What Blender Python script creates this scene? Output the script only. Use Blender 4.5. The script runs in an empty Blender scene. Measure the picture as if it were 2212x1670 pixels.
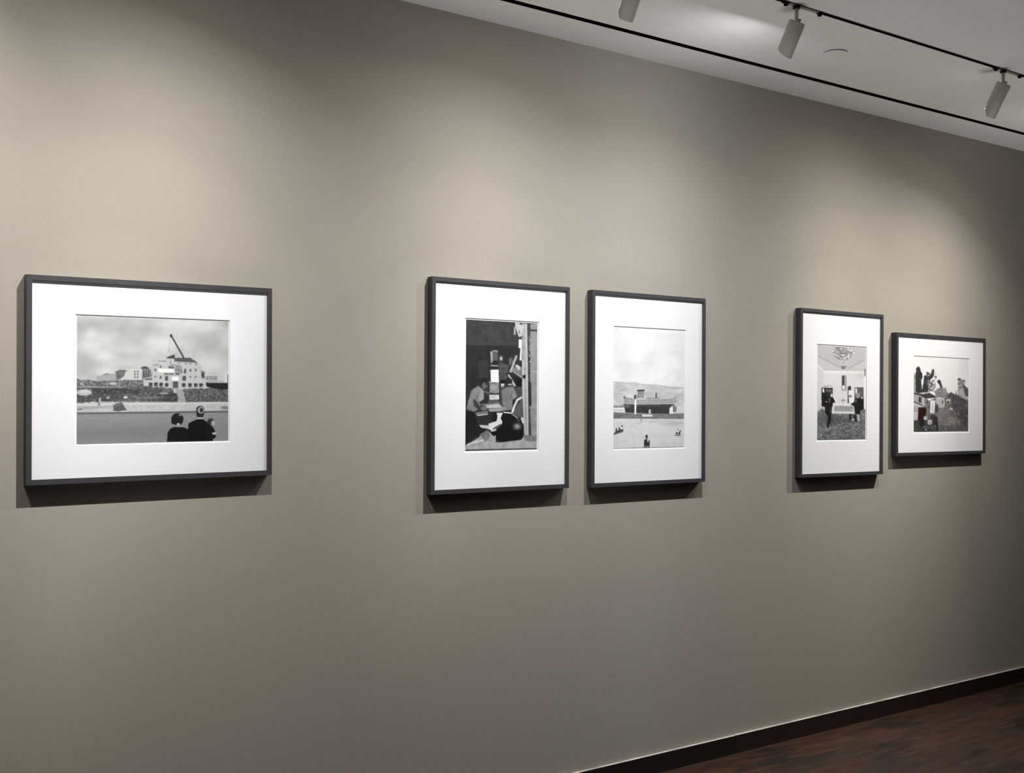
import bpy, bmesh, math, random
import numpy as np
from mathutils import Vector, Matrix

C = bpy.context.scene.collection
SC = bpy.context.scene
HC = 3.045          # ceiling height
PI = math.pi

# ------------------------------------------------------------------ helpers
def tag(o, label=None, cat=None, group=None, kind=None):
    if label: o['label'] = label
    if cat: o['category'] = cat
    if group: o['group'] = group
    if kind: o['kind'] = kind
    return o

def thing(name, label, cat, loc=(0, 0, 0), rot=(0, 0, 0), group=None):
    o = bpy.data.objects.new(name, None)
    C.objects.link(o)
    o.empty_display_size = 0.05
    o.location = loc
    o.rotation_euler = rot
    return tag(o, label, cat, group)

def obj(name, bm, mats, parent=None, smooth=False, loc=None, rot=None):
    me = bpy.data.meshes.new(name)
    bmesh.ops.recalc_face_normals(bm, faces=bm.faces)
    bm.to_mesh(me)
    bm.free()
    for m in (mats if isinstance(mats, (list, tuple)) else [mats]):
        me.materials.append(m)
    if smooth:
        for p in me.polygons: p.use_smooth = True
    o = bpy.data.objects.new(name, me)
    C.objects.link(o)
    if parent: o.parent = parent
    if loc: o.location = loc
    if rot: o.rotation_euler = rot
    return o

def box(bm, x0, x1, y0, y1, z0, z1, mi=0):
    vs = [bm.verts.new(p) for p in ((x0, y0, z0), (x1, y0, z0), (x1, y1, z0), (x0, y1, z0),
                                    (x0, y0, z1), (x1, y0, z1), (x1, y1, z1), (x0, y1, z1))]
    fs = []
    for q in ((0, 3, 2, 1), (4, 5, 6, 7), (0, 1, 5, 4), (1, 2, 6, 5), (2, 3, 7, 6), (3, 0, 4, 7)):
        f = bm.faces.new([vs[i] for i in q]); f.material_index = mi; fs.append(f)
    return fs

def bevel(bm, w, seg=2):
    es = [e for e in bm.edges if len(e.link_faces) == 2 and e.calc_face_angle(0) > 0.6]
    bmesh.ops.bevel(bm, geom=es, offset=w, segments=seg, affect='EDGES', profile=0.7)

# ------------------------------------------------------------------ materials
def mat(name, col, rough=0.6, spec=0.5, metal=0.0):
    m = bpy.data.materials.new(name); m.use_nodes = True
    b = m.node_tree.nodes['Principled BSDF']
    b.inputs['Base Color'].default_value = (*col, 1)
    b.inputs['Roughness'].default_value = rough
    b.inputs['Specular IOR Level'].default_value = spec
    b.inputs['Metallic'].default_value = metal
    return m

def mottle(m, c0, c1, scale, detail=4, bump=0.0, bscale=None, stretch=None, rough=None):
    nt = m.node_tree; N = nt.nodes; L = nt.links
    b = N['Principled BSDF']
    tc = N.new('ShaderNodeTexCoord'); mp = N.new('ShaderNodeMapping')
    L.new(tc.outputs['Object'], mp.inputs['Vector'])
    if stretch: mp.inputs['Scale'].default_value = stretch
    n = N.new('ShaderNodeTexNoise'); n.inputs['Scale'].default_value = scale
    n.inputs['Detail'].default_value = detail
    L.new(mp.outputs['Vector'], n.inputs['Vector'])
    r = N.new('ShaderNodeValToRGB')
    r.color_ramp.elements[0].position = 0.3; r.color_ramp.elements[1].position = 0.7
    r.color_ramp.elements[0].color = (*c0, 1); r.color_ramp.elements[1].color = (*c1, 1)
    L.new(n.outputs['Fac'], r.inputs['Fac'])
    L.new(r.outputs['Color'], b.inputs['Base Color'])
    if bump:
        n2 = N.new('ShaderNodeTexNoise'); n2.inputs['Scale'].default_value = bscale or scale
        n2.inputs['Detail'].default_value = 3
        L.new(mp.outputs['Vector'], n2.inputs['Vector'])
        bp = N.new('ShaderNodeBump'); bp.inputs['Strength'].default_value = bump
        bp.inputs['Distance'].default_value = 0.002
        L.new(n2.outputs['Fac'], bp.inputs['Height'])
        L.new(bp.outputs['Normal'], b.inputs['Normal'])
    return m

M = {}
M['wall'] = mottle(mat('taupe_wall_paint', (.4, .36, .3), .85, .2),
                   (.368, .339, .288), (.386, .347, .297), 60, 3, 0.25, 260)
M['wall_dim'] = mat('far_wall_paint', (.03, .029, .028), .85, .2)
M['ceiling'] = mottle(mat('ceiling_paint', (.7, .7, .7), .9, .2), (.765, .745, .725), (.79, .77, .755), 30, 3, 0.1, 200)
M['black'] = mat('matt_black', (.004, .004, .005), .7, .2)
M['slot'] = mat('slot_black', (.002, .002, .003), .9, .0)
M['track'] = mat('dark_track_metal', (.022, .02, .028), .5, .4)
M['adapter'] = mat('grey_adapter_plastic', (.2, .2, .2), .5, .4)
M['lamp'] = mottle(mat('offwhite_lamp_enamel', (.5, .48, .44), .5, .4), (.50, .48, .44), (.54, .52, .48), 25, 2)
M['frame'] = mottle(mat('charcoal_frame_paint', (.05, .05, .055), .5, .5), (.041, .040, .045), (.050, .048, .054), 14, 4, 0.15, 120)
M['backing'] = mat('frame_backing_black', (.02, .02, .02), .8, .2)
M['mat'] = mat('white_mat_board', (.84, .84, .85), .85, .15)
M['bevel'] = mat('mat_bevel_core', (.88, .88, .88), .8, .15)
M['paper'] = mat('print_paper_margin', (.80, .80, .80), .7, .2)
M['cover'] = mat('white_cover_plate', (.76, .745, .725), .8, .2)
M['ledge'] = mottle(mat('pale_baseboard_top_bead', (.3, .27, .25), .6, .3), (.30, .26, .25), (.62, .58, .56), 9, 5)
M['base_a'] = mottle(mat('baseboard_dark_stain', (.02, .01, .01), .55, .3), (.010, .0065, .0055), (.017, .010, .008), 14, 5, stretch=(1, 12, 12))
M['base_b'] = mottle(mat('baseboard_brown_stain', (.03, .015, .01), .55, .3), (.017, .009, .0065), (.028, .0145, .009), 14, 5, stretch=(1, 12, 12))

def emission(name, col, s):
    m = bpy.data.materials.new(name); m.use_nodes = True
    nt = m.node_tree; nt.nodes.clear()
    e = nt.nodes.new('ShaderNodeEmission'); e.inputs['Color'].default_value = (*col, 1)
    e.inputs['Strength'].default_value = s
    o = nt.nodes.new('ShaderNodeOutputMaterial'); nt.links.new(e.outputs[0], o.inputs[0])
    return m

# dark plank floor
def floor_mat():
    m = mat('dark_plank_floor', (.06, .03, .02), .42, .35)
    nt = m.node_tree; N = nt.nodes; L = nt.links; b = N['Principled BSDF']
    tc = N.new('ShaderNodeTexCoord')
    br = N.new('ShaderNodeTexBrick')
    br.inputs['Scale'].default_value = 1.0
    br.inputs['Brick Width'].default_value = 1.35
    br.inputs['Row Height'].default_value = 0.12
    br.inputs['Mortar Size'].default_value = 0.0012
    br.inputs['Color1'].default_value = (.047, .0235, .0135, 1)
    br.inputs['Color2'].default_value = (.030, .018, .012, 1)
    br.inputs['Mortar'].default_value = (.018, .010, .007, 1)
    br.offset = 0.37
    L.new(tc.outputs['Object'], br.inputs['Vector'])
    mp = N.new('ShaderNodeMapping'); mp.inputs['Scale'].default_value = (2.2, 14, 1)
    L.new(tc.outputs['Object'], mp.inputs['Vector'])
    n = N.new('ShaderNodeTexNoise'); n.inputs['Scale'].default_value = 2.3; n.inputs['Detail'].default_value = 8
    n.inputs['Roughness'].default_value = 0.65
    L.new(mp.outputs['Vector'], n.inputs['Vector'])
    r = N.new('ShaderNodeValToRGB')
    r.color_ramp.elements[0].position = .3; r.color_ramp.elements[1].position = .72
    r.color_ramp.elements[0].color = (.42, .46, .46, 1); r.color_ramp.elements[1].color = (1.5, 1.3, 1.15, 1)
    L.new(n.outputs['Fac'], r.inputs['Fac'])
    mx = N.new('ShaderNodeMix'); mx.data_type = 'RGBA'; mx.blend_type = 'MULTIPLY'
    mx.inputs['Factor'].default_value = 1
    L.new(br.outputs['Color'], mx.inputs[6]); L.new(r.outputs['Color'], mx.inputs[7])
    # worn dark patches
    mp2 = N.new('ShaderNodeMapping'); mp2.inputs['Scale'].default_value = (1.6, 5.5, 1)
    L.new(tc.outputs['Object'], mp2.inputs['Vector'])
    n2 = N.new('ShaderNodeTexNoise'); n2.inputs['Scale'].default_value = 1.2; n2.inputs['Detail'].default_value = 3
    L.new(mp2.outputs['Vector'], n2.inputs['Vector'])
    r2 = N.new('ShaderNodeValToRGB')
    r2.color_ramp.elements[0].position = .34; r2.color_ramp.elements[1].position = .46
    r2.color_ramp.elements[0].color = (.35, .42, .5, 1); r2.color_ramp.elements[1].color = (1, 1, 1, 1)
    L.new(n2.outputs['Fac'], r2.inputs['Fac'])
    mx2 = N.new('ShaderNodeMix'); mx2.data_type = 'RGBA'; mx2.blend_type = 'MULTIPLY'
    mx2.inputs['Factor'].default_value = 1
    L.new(mx.outputs[2], mx2.inputs[6]); L.new(r2.outputs['Color'], mx2.inputs[7])
    L.new(mx2.outputs[2], b.inputs['Base Color'])
    bp = N.new('ShaderNodeBump'); bp.inputs['Strength'].default_value = .25; bp.inputs['Distance'].default_value = .002
    L.new(n.outputs['Fac'], bp.inputs['Height']); L.new(bp.outputs['Normal'], b.inputs['Normal'])
    return m
M['floor'] = floor_mat()

# ------------------------------------------------------------------ room shell
X0, X1, Y1 = -3.0, 9.0, -7.0
def struct(name, bm, m):
    o = obj(name, bm, m); o['kind'] = 'structure'; return o

bm = bmesh.new(); box(bm, X0, X1, 0, .12, 0, HC); struct('wall_back', bm, M['wall'])
bm = bmesh.new(); box(bm, X0, X1, Y1 - .12, Y1, 0, HC); struct('wall_front', bm, M['wall_dim'])
bm = bmesh.new(); box(bm, X0 - .12, X0, Y1 - .12, .12, 0, HC); struct('wall_left', bm, M['wall_dim'])
bm = bmesh.new(); box(bm, X1, X1 + .12, Y1 - .12, .12, 0, HC); struct('wall_right', bm, M['wall_dim'])
bm = bmesh.new(); box(bm, X0 - .12, X1 + .12, Y1 - .12, .12, -.1, 0); struct('floor', bm, M['floor'])
# ceiling with two long recesses: the air slot by the wall and the lamp track
SLOT = (-.253, -.219); TRK = (-.8455, -.8245)
bm = bmesh.new()
for a, b in ((Y1 - .12, TRK[0]), (TRK[1], SLOT[0]), (SLOT[1], .12)):
    box(bm, X0 - .12, X1 + .12, a, b, HC, HC + .08)
struct('ceiling', bm, M['ceiling'])
bm = bmesh.new()   # black lining of the slot
box(bm, X0 - .12, X1 + .12, SLOT[0] - .002, SLOT[1] + .002, HC + .0805, HC + .10)
box(bm, X0 - .12, X1 + .12, SLOT[0], SLOT[0] + .0012, HC + .0005, HC + .08)
box(bm, X0 - .12, X1 + .12, SLOT[1] - .0012, SLOT[1], HC + .0005, HC + .08)
struct('trim_1', bm, M['slot'])

# baseboard with a joint
JX = 3.884
bm = bmesh.new()
HB = .0817
for a, b, mi in ((X0, JX - .0012, 0), (JX + .0012, X1, 1)):
    box(bm, a, b, -.015, 0, 0, HB - (.0 if mi else .0008), mi)
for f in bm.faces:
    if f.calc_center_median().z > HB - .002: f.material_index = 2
struct('baseboard_back', bm, [M['base_a'], M['base_b'], M['ledge']])
bm = bmesh.new(); box(bm, X0, X1, Y1, Y1 + .015, 0, HB); struct('baseboard_front', bm, M['base_a'])
bm = bmesh.new(); box(bm, X0, X0 + .015, Y1 + .015, -.015, 0, HB); struct('baseboard_left', bm, M['base_a'])
bm = bmesh.new(); box(bm, X1 - .015, X1, Y1 + .015, -.015, 0, HB); struct('baseboard_right', bm, M['base_b'])

# ------------------------------------------------------------------ tiny painter for the printed photographs
def homog(src):
    dst = [(0, 0), (1, 0), (1, 1), (0, 1)]
    A = []; B = []
    for (x, y), (u, v) in zip(src, dst):
        A.append([x, y, 1, 0, 0, 0, -u*x, -u*y]); B.append(u)
        A.append([0, 0, 0, x, y, 1, -v*x, -v*y]); B.append(v)
    h = np.linalg.solve(np.array(A, float), np.array(B, float))
    return np.append(h, 1).reshape(3, 3)

class Paint:
    def __init__(s, w, h, quad, base, seed=1, density=.86):
        s.density = density
        s.ss = 2; s.w, s.h = w, h
        s.W, s.Hh = w*s.ss, h*s.ss
        s.a = np.full((s.Hh, s.W, 3), float(base))
        s.H = homog(quad); s.rng = np.random.RandomState(seed)
        s.yy, s.xx = np.mgrid[0:s.Hh, 0:s.W] + 0.5
    def map(s, pts):
        p = np.array([[x, y, 1.] for x, y in pts]) @ s.H.T
        p = p[:, :2]/p[:, 2:3]
        return p*np.array([s.W, s.Hh])
    def noise(s, cx, cy, octaves=3, pers=.5):
        out = np.zeros((s.Hh, s.W)); amp = 1; tot = 0
        for o in range(octaves):
            nx, ny = int(cx*2**o) + 2, int(cy*2**o) + 2
            g = s.rng.rand(ny + 1, nx + 1)
            fx = np.linspace(0, nx - 1.001, s.W); fy = np.linspace(0, ny - 1.001, s.Hh)
            ix = fx.astype(int); iy = fy.astype(int)
            tx = fx - ix; ty = (fy - iy)[:, None]
            tx = tx*tx*(3 - 2*tx); ty = ty*ty*(3 - 2*ty)
            g00 = g[iy][:, ix]; g10 = g[iy][:, ix + 1]; g01 = g[iy + 1][:, ix]; g11 = g[iy + 1][:, ix + 1]
            out += amp*((g00*(1 - tx) + g10*tx)*(1 - ty) + (g01*(1 - tx) + g11*tx)*ty)
            tot += amp; amp *= pers
        return out/tot - .5
    def put(s, mask, c, tex=0, cells=(60, 50), alpha=1.0):
        c = np.array(c if isinstance(c, (tuple, list)) else (c, c, c), float)
        col = np.broadcast_to(c, s.a.shape).copy()
        if tex: col = col + (s.noise(cells[0], cells[1])*2*tex)[..., None]
        k = (mask.astype(float)*alpha)[..., None]
        s.a = s.a*(1 - k) + col*k
    def poly(s, pts, c, tex=0, cells=(60, 50), alpha=1.0):
        q = s.map(pts); m = np.zeros((s.Hh, s.W), bool)
        n = len(q)
        for i in range(n):
            (x0, y0), (x1, y1) = q[i], q[(i + 1) % n]
            if abs(y1 - y0) < 1e-9: continue
            cnd = (s.yy > min(y0, y1)) & (s.yy <= max(y0, y1))
            xi = x0 + (s.yy - y0)*(x1 - x0)/(y1 - y0)
            m ^= cnd & (s.xx < xi)
        s.put(m, c, tex, cells, alpha)
    def rect(s, cx, cy, w, h, c, **k):
        s.poly([(cx - w/2, cy - h/2), (cx + w/2, cy - h/2), (cx + w/2, cy + h/2), (cx - w/2, cy + h/2)], c, **k)
    def ell(s, cx, cy, rx, ry, c, ang=0, n=28, **k):
        ca, sa = math.cos(ang), math.sin(ang)
        s.poly([(cx + rx*math.cos(t)*ca - ry*math.sin(t)*sa, cy + rx*math.cos(t)*sa + ry*math.sin(t)*ca)
                for t in [2*PI*i/n for i in range(n)]], c, **k)
    def blob(s, cx, cy, rx, ry, c, rag=.25, n=34, **k):
        ph = s.rng.rand(n)
        s.poly([(cx + rx*(1 - rag*ph[i])*math.cos(2*PI*i/n), cy + ry*(1 - rag*ph[i])*math.sin(2*PI*i/n)) for i in range(n)], c, **k)
    def soft(s, cx, cy, rx, ry, c, alpha=1.0):
        q = s.map([(cx, cy), (cx + rx, cy), (cx, cy + ry)])
        ax = abs(q[1][0] - q[0][0]) + 1e-6; ay = abs(q[2][1] - q[0][1]) + 1e-6
        d = ((s.xx - q[0][0])/ax)**2 + ((s.yy - q[0][1])/ay)**2
        s.put(np.exp(-d), c, alpha=alpha)
    def line(s, x0, y0, x1, y1, w, c, **k):
        d = math.hypot(x1 - x0, y1 - y0) or 1; nx, ny = -(y1 - y0)/d*w/2, (x1 - x0)/d*w/2
        s.poly([(x0 + nx, y0 + ny), (x1 + nx, y1 + ny), (x1 - nx, y1 - ny), (x0 - nx, y0 - ny)], c, **k)
    def ragged(s, pts, c, amp=8, step=14, **k):
        out = []
        for (x0, y0), (x1, y1) in zip(pts, pts[1:] + pts[:1]):
            d = math.hypot(x1 - x0, y1 - y0); m = max(1, int(d/step))
            for i in range(m):
                t = i/m
                out.append((x0 + (x1 - x0)*t + s.rng.uniform(-amp, amp), y0 + (y1 - y0)*t + s.rng.uniform(-amp, amp)))
        s.poly(out, c, **k)
    def specks(s, region, n, r, cols, **k):
        x0, y0, x1, y1 = region
        for _ in range(n):
            s.ell(s.rng.uniform(x0, x1), s.rng.uniform(y0, y1), r*s.rng.uniform(.4, 1.2)*1.5, r*s.rng.uniform(.3, .9),
                  cols[s.rng.randint(len(cols))], n=8, **k)
    def result(s):
        a = s.a.reshape(s.h, s.ss, s.w, s.ss, 3).mean((1, 3))
        a = np.clip(a + s.rng.normal(0, 2.5, (s.h, s.w, 1)), 2, 252)/255.
        k = np.array([1, 2, 1.])/4
        a = np.pad(a, ((1, 1), (1, 1), (0, 0)), 'edge')
        a = sum(k[i]*a[i:i + s.h] for i in range(3)); a = sum(k[i]*a[:, i:i + s.w] for i in range(3))
        lin = np.where(a <= .04045, a/12.92, ((a + .055)/1.055)**2.4)
        return lin*s.density

def paint_crane():
    P = Paint(380, 306, [(85, 72), (1905, 135), (1912, 1578), (95, 1600)], 196, 3)
    n = P.noise(5, 5, 4, .55); P.a += (n*85)[..., None]
    for a in ((300, 180, 260, 70, 160), (900, 230, 260, 60, 168), (650, 120, 260, 50, 176), (1580, 330, 200, 60, 185), (200, 640, 160, 60, 180)):
        P.soft(*a, alpha=.6)
    for a in ((230, 430, 130, 70, 232), (430, 560, 130, 60, 228), (1130, 400, 160, 80, 228), (1650, 200, 160, 50, 222), (700, 470, 200, 60, 214), (1700, 640, 260, 90, 220), (250, 300, 80, 70, 226), (700, 640, 260, 60, 212)):
        P.soft(*a, alpha=.7)
    # hills and distant houses
    P.ragged([(85, 822), (320, 850), (620, 838), (900, 842), (900, 940), (85, 940)], 112, 6, 20, tex=55, cells=(110, 90))
    P.poly([(318, 848), (318, 792), (380, 782), (415, 764), (545, 762), (560, 845)], 168)
    P.poly([(410, 764), (470, 756), (470, 768), (410, 774)], 110)
    P.poly([(548, 745), (672, 728), (662, 790), (612, 832), (558, 832)], 112); P.rect(585, 790, 14, 30, 80)
    P.poly([(540, 745), (600, 720), (675, 725), (672, 735), (600, 732), (545, 752)], 62)
    P.poly([(662, 742), (706, 735), (706, 704), (865, 704), (865, 832), (600, 832), (655, 785)], 206)
    for x in (777, 812):
        for y in (740, 772, 806): P.rect(x, y, 17, 20, 92)
    P.poly([(865, 690), (935, 690), (970, 720), (985, 832), (865, 832)], 122, tex=25)
    P.poly([(845, 694), (890, 674), (940, 690), (940, 700), (850, 704)], 68)
    for x in (885, 912, 945): P.rect(x, 765, 11, 70, 70)
    P.specks((100, 850, 860, 930), 120, 8, (70, 150, 185, 90))
    P.ell(520, 880, 50, 17, 190); P.ell(150, 885, 16, 10, 205)
    # thin masts
    for x0, x1, y in ((980, 985, 590), (1022, 1026, 560), (1418, 1420, 470), (1495, 1492, 490), (1558, 1560, 610)): P.line(x0, y, x1, y + 90, 3, 175)
    # main building
    P.poly([(882, 912), (882, 818), (988, 800), (988, 660), (1058, 656), (1060, 610), (1152, 612), (1155, 578), (1250, 575), (1262, 616), (1530, 632), (1575, 665), (1582, 745), (1622, 752), (1628, 925), (1340, 940), (1230, 940)], 196, tex=10)
    P.poly([(1575, 725), (1620, 745), (1618, 830), (1580, 815)], 110); P.rect(1590, 780, 22, 45, 60)
    P.poly([(1250, 575), (1440, 572), (1535, 632), (1250, 616)], 88)
    P.poly([(1148, 570), (1255, 534), (1252, 582), (1168, 580)], 62)
    P.line(990, 662, 1060, 658, 9, 120); P.line(1060, 613, 1152, 613, 9, 120)
    P.line(1255, 618, 1535, 634, 5, 150)
    P.line(1206, 300, 1362, 572, 16, 48); P.ell(1208, 308, 15, 20, 48); P.line(1200, 320, 1184, 490, 3, 150); P.ell(1183, 488, 5, 6, 110)
    for x in (1305, 1390, 1445, 1515): P.rect(x, 640 + (x - 1305)*.06, 34, 9, 118)
    # balconies and scaffold
    P.line(1200, 600, 1205, 655, 6, 95); P.line(1205, 655, 1250, 665, 6, 95)
    P.poly([(1180, 670), (1245, 678), (1245, 705), (1180, 700)], 105, tex=35)
    P.poly([(1250, 655), (1335, 675), (1340, 750), (1250, 742)], 172); P.line(1250, 658, 1332, 676, 5, 90); P.line(1332, 676, 1345, 752, 6, 90); P.line(1250, 720, 1345, 724, 9, 90); P.line(1250, 746, 1350, 752, 7, 90)
    for x in (1275, 1300): P.rect(x, 698, 8, 36, 80)
    P.poly([(1345, 750), (1370, 765), (1395, 765), (1395, 705), (1372, 705)], 175); P.rect(1381, 732, 20, 56, 78)
    P.poly([(1056, 702), (1252, 708), (1252, 752), (1056, 748)], 244)
    P.poly([(1140, 752), (1250, 760), (1340, 765), (1340, 792), (1140, 780)], 185); 
    for x in (1155, 1215, 1290): P.rect(x, 768, 50, 18, 95)
    for x, y, w_, h_ in ((1022, 718, 18, 26), (1085, 680, 18, 24), (1022, 800, 15, 20), (1087, 808, 17, 34), (1444, 724, 19, 30), (1510, 722, 19, 28), (1445, 803, 15, 22), (1508, 803, 15, 22), (1158, 820, 36, 56), (1370, 820, 42, 56)):
        P.rect(x, y, w_, h_, 82)
    P.line(1130, 792, 1190, 794, 6, 140)
    P.poly([(895, 822), (985, 815), (985, 840), (895, 842)], 108)
    P.poly([(1222, 798), (1302, 800), (1302, 856), (1222, 852)], 244)
    for x, y in ((968, 893), (1030, 893), (1092, 896), (1160, 900), (1366, 903), (1440, 904), (1510, 904), (1574, 905)):
        P.rect(x, y, 42, 46, 62); P.rect(x + 8, y + 10, 18, 20, 100)
    P.rect(1265, 896, 66, 84, 92, tex=40, cells=(160, 130))
    # right side
    P.poly([(1630, 800), (1772, 800), (1775, 872), (1630, 868)], 178); P.line(1628, 800, 1775, 802, 6, 110)
    for x in (1650, 1690, 1725, 1755): P.rect(x, 826, 16, 14, 90)
    P.poly([(1775, 842), (1858, 846), (1860, 876), (1775, 872)], 188)
    P.poly([(1632, 874), (1905, 878), (1905, 958), (1760, 955), (1640, 920)], 34)
    P.rect(1899, 830, 9, 110, 80)
    # middle scrub
    P.ragged([(85, 905), (400, 905), (640, 930), (900, 912), (1240, 945), (1300, 1110), (900, 1100), (420, 1098), (85, 1112)], 92, 9, 20, tex=60, cells=(120, 110))
    P.ragged([(280, 935), (830, 945), (820, 1020), (300, 1005)], 66, 10, 20, tex=30, cells=(140, 120))
    P.ragged([(1355, 948), (1700, 942), (1905, 960), (1905, 1108), (1395, 1108)], 98, 6, 20, tex=55, cells=(120, 110))
    P.ragged([(1050, 1010), (1290, 1000), (1300, 1095), (1060, 1090)], 66, 8, 20, tex=30, cells=(140, 120))
    for a in ((500, 975, 200, 22, 70), (900, 960, 180, 20, 76), (1150, 1060, 110, 30, 66), (430, 1070, 90, 26, 62), (1000, 1050, 160, 14, 150), (700, 1085, 160, 10, 140), (260, 920, 150, 9, 175), (700, 1010, 120, 12, 125)): P.soft(*a, alpha=.65)
    P.specks((100, 930, 1250, 1100), 90, 9, (60, 130, 160, 75)); P.specks((1380, 960, 1890, 1095), 90, 9, (60, 130, 150, 75))
    P.poly([(95, 905), (620, 915), (640, 935), (95, 925)], 165, alpha=.6)
    P.ell(180, 985, 92, 38, 188); P.ell(190, 972, 70, 18, 205); P.ell(670, 1046, 26, 15, 210); P.ell(460, 1050, 20, 14, 175); P.ell(1130, 1000, 60, 11, 165)
    P.ell(365, 1075, 13, 25, 190)
    P.poly([(1268, 955), (1352, 950), (1396, 1108), (1312, 1108)], 172)
    for i in range(9): P.line(1270 + i*5, 965 + i*16, 1355 + i*5, 963 + i*16, 4, 140)
    # verge, kerb and road
    P.poly([(85, 1112), (600, 1098), (1300, 1108), (1915, 1106), (1915, 1212), (85, 1220)], 196, tex=18, cells=(70, 60))
    P.poly([(85, 1118), (700, 1115), (1900, 1112), (1900, 1130), (85, 1140)], 216, alpha=.8)
    P.poly([(100, 1150), (500, 1140), (520, 1170), (100, 1190)], 168, alpha=.6); P.rect(355, 1120, 26, 44, 140); P.ell(285, 1102, 24, 10, 205)
    P.line(100, 1180, 380, 1155, 4, 130); P.ell(130, 1186, 36, 9, 120)
    P.blob(590, 1160, 76, 66, 112, tex=40, cells=(200, 180)); P.poly([(520, 1205), (690, 1200), (640, 1140), (540, 1150)], 92, tex=30, cells=(200, 180))
    P.blob(1860, 1180, 60, 26, 130, tex=30, cells=(200, 180)); P.line(1790, 1160, 1850, 1200, 8, 190)
    P.poly([(85, 1216), (1915, 1208), (1915, 1222), (85, 1228)], 206); P.poly([(85, 1222), (1915, 1214), (1915, 1240), (85, 1247)], 92)
    P.poly([(85, 1236), (1915, 1230), (1915, 1240), (85, 1247)], 120)
    P.poly([(85, 1247), (1915, 1238), (1915, 1600), (85, 1610)], 148, tex=9, cells=(60, 200))
    P.soft(500, 1470, 1400, 110, 122, alpha=.6); P.poly([(95, 1288), (900, 1280), (900, 1296), (95, 1300)], 165, alpha=.4)
    P.line(130, 1390, 1100, 1380, 6, 165, alpha=.3)
    # watching family
    P.ell(1292, 1308, 74, 68, 30); P.ell(1300, 1345, 55, 42, 24); P.ell(1325, 1262, 20, 10, 150); P.ell(1245, 1330, 28, 42, 26)
    P.ell(1303, 1372, 22, 14, 190); P.rect(1305, 1398, 90, 16, 180)
    P.poly([(1168, 1580), (1176, 1470), (1212, 1422), (1262, 1404), (1345, 1405), (1410, 1425), (1450, 1470), (1460, 1580)], 14)
    P.ell(1566, 1232, 48, 78, 34); P.ell(1568, 1200, 50, 46, 40); P.ell(1577, 1206, 38, 40, 196); P.ell(1581, 1206, 24, 30, 55)
    P.ell(1528, 1198, 8, 30, 70); P.rect(1568, 1302, 66, 18, 214); P.rect(1565, 1282, 50, 26, 60)
    P.poly([(1418, 1580), (1425, 1366), (1470, 1340), (1540, 1312), (1598, 1312), (1650, 1350), (1706, 1400), (1722, 1580)], 10)
    P.ell(1695, 1345, 44, 40, 56); P.ell(1722, 1362, 20, 30, 178); P.ell(1735, 1350, 8, 8, 220)
    P.poly([(1640, 1400), (1710, 1392), (1745, 1450), (1760, 1530), (1720, 1560), (1640, 1570)], 18); P.ell(1738, 1488, 25, 15, 205)
    return P.result()

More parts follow.
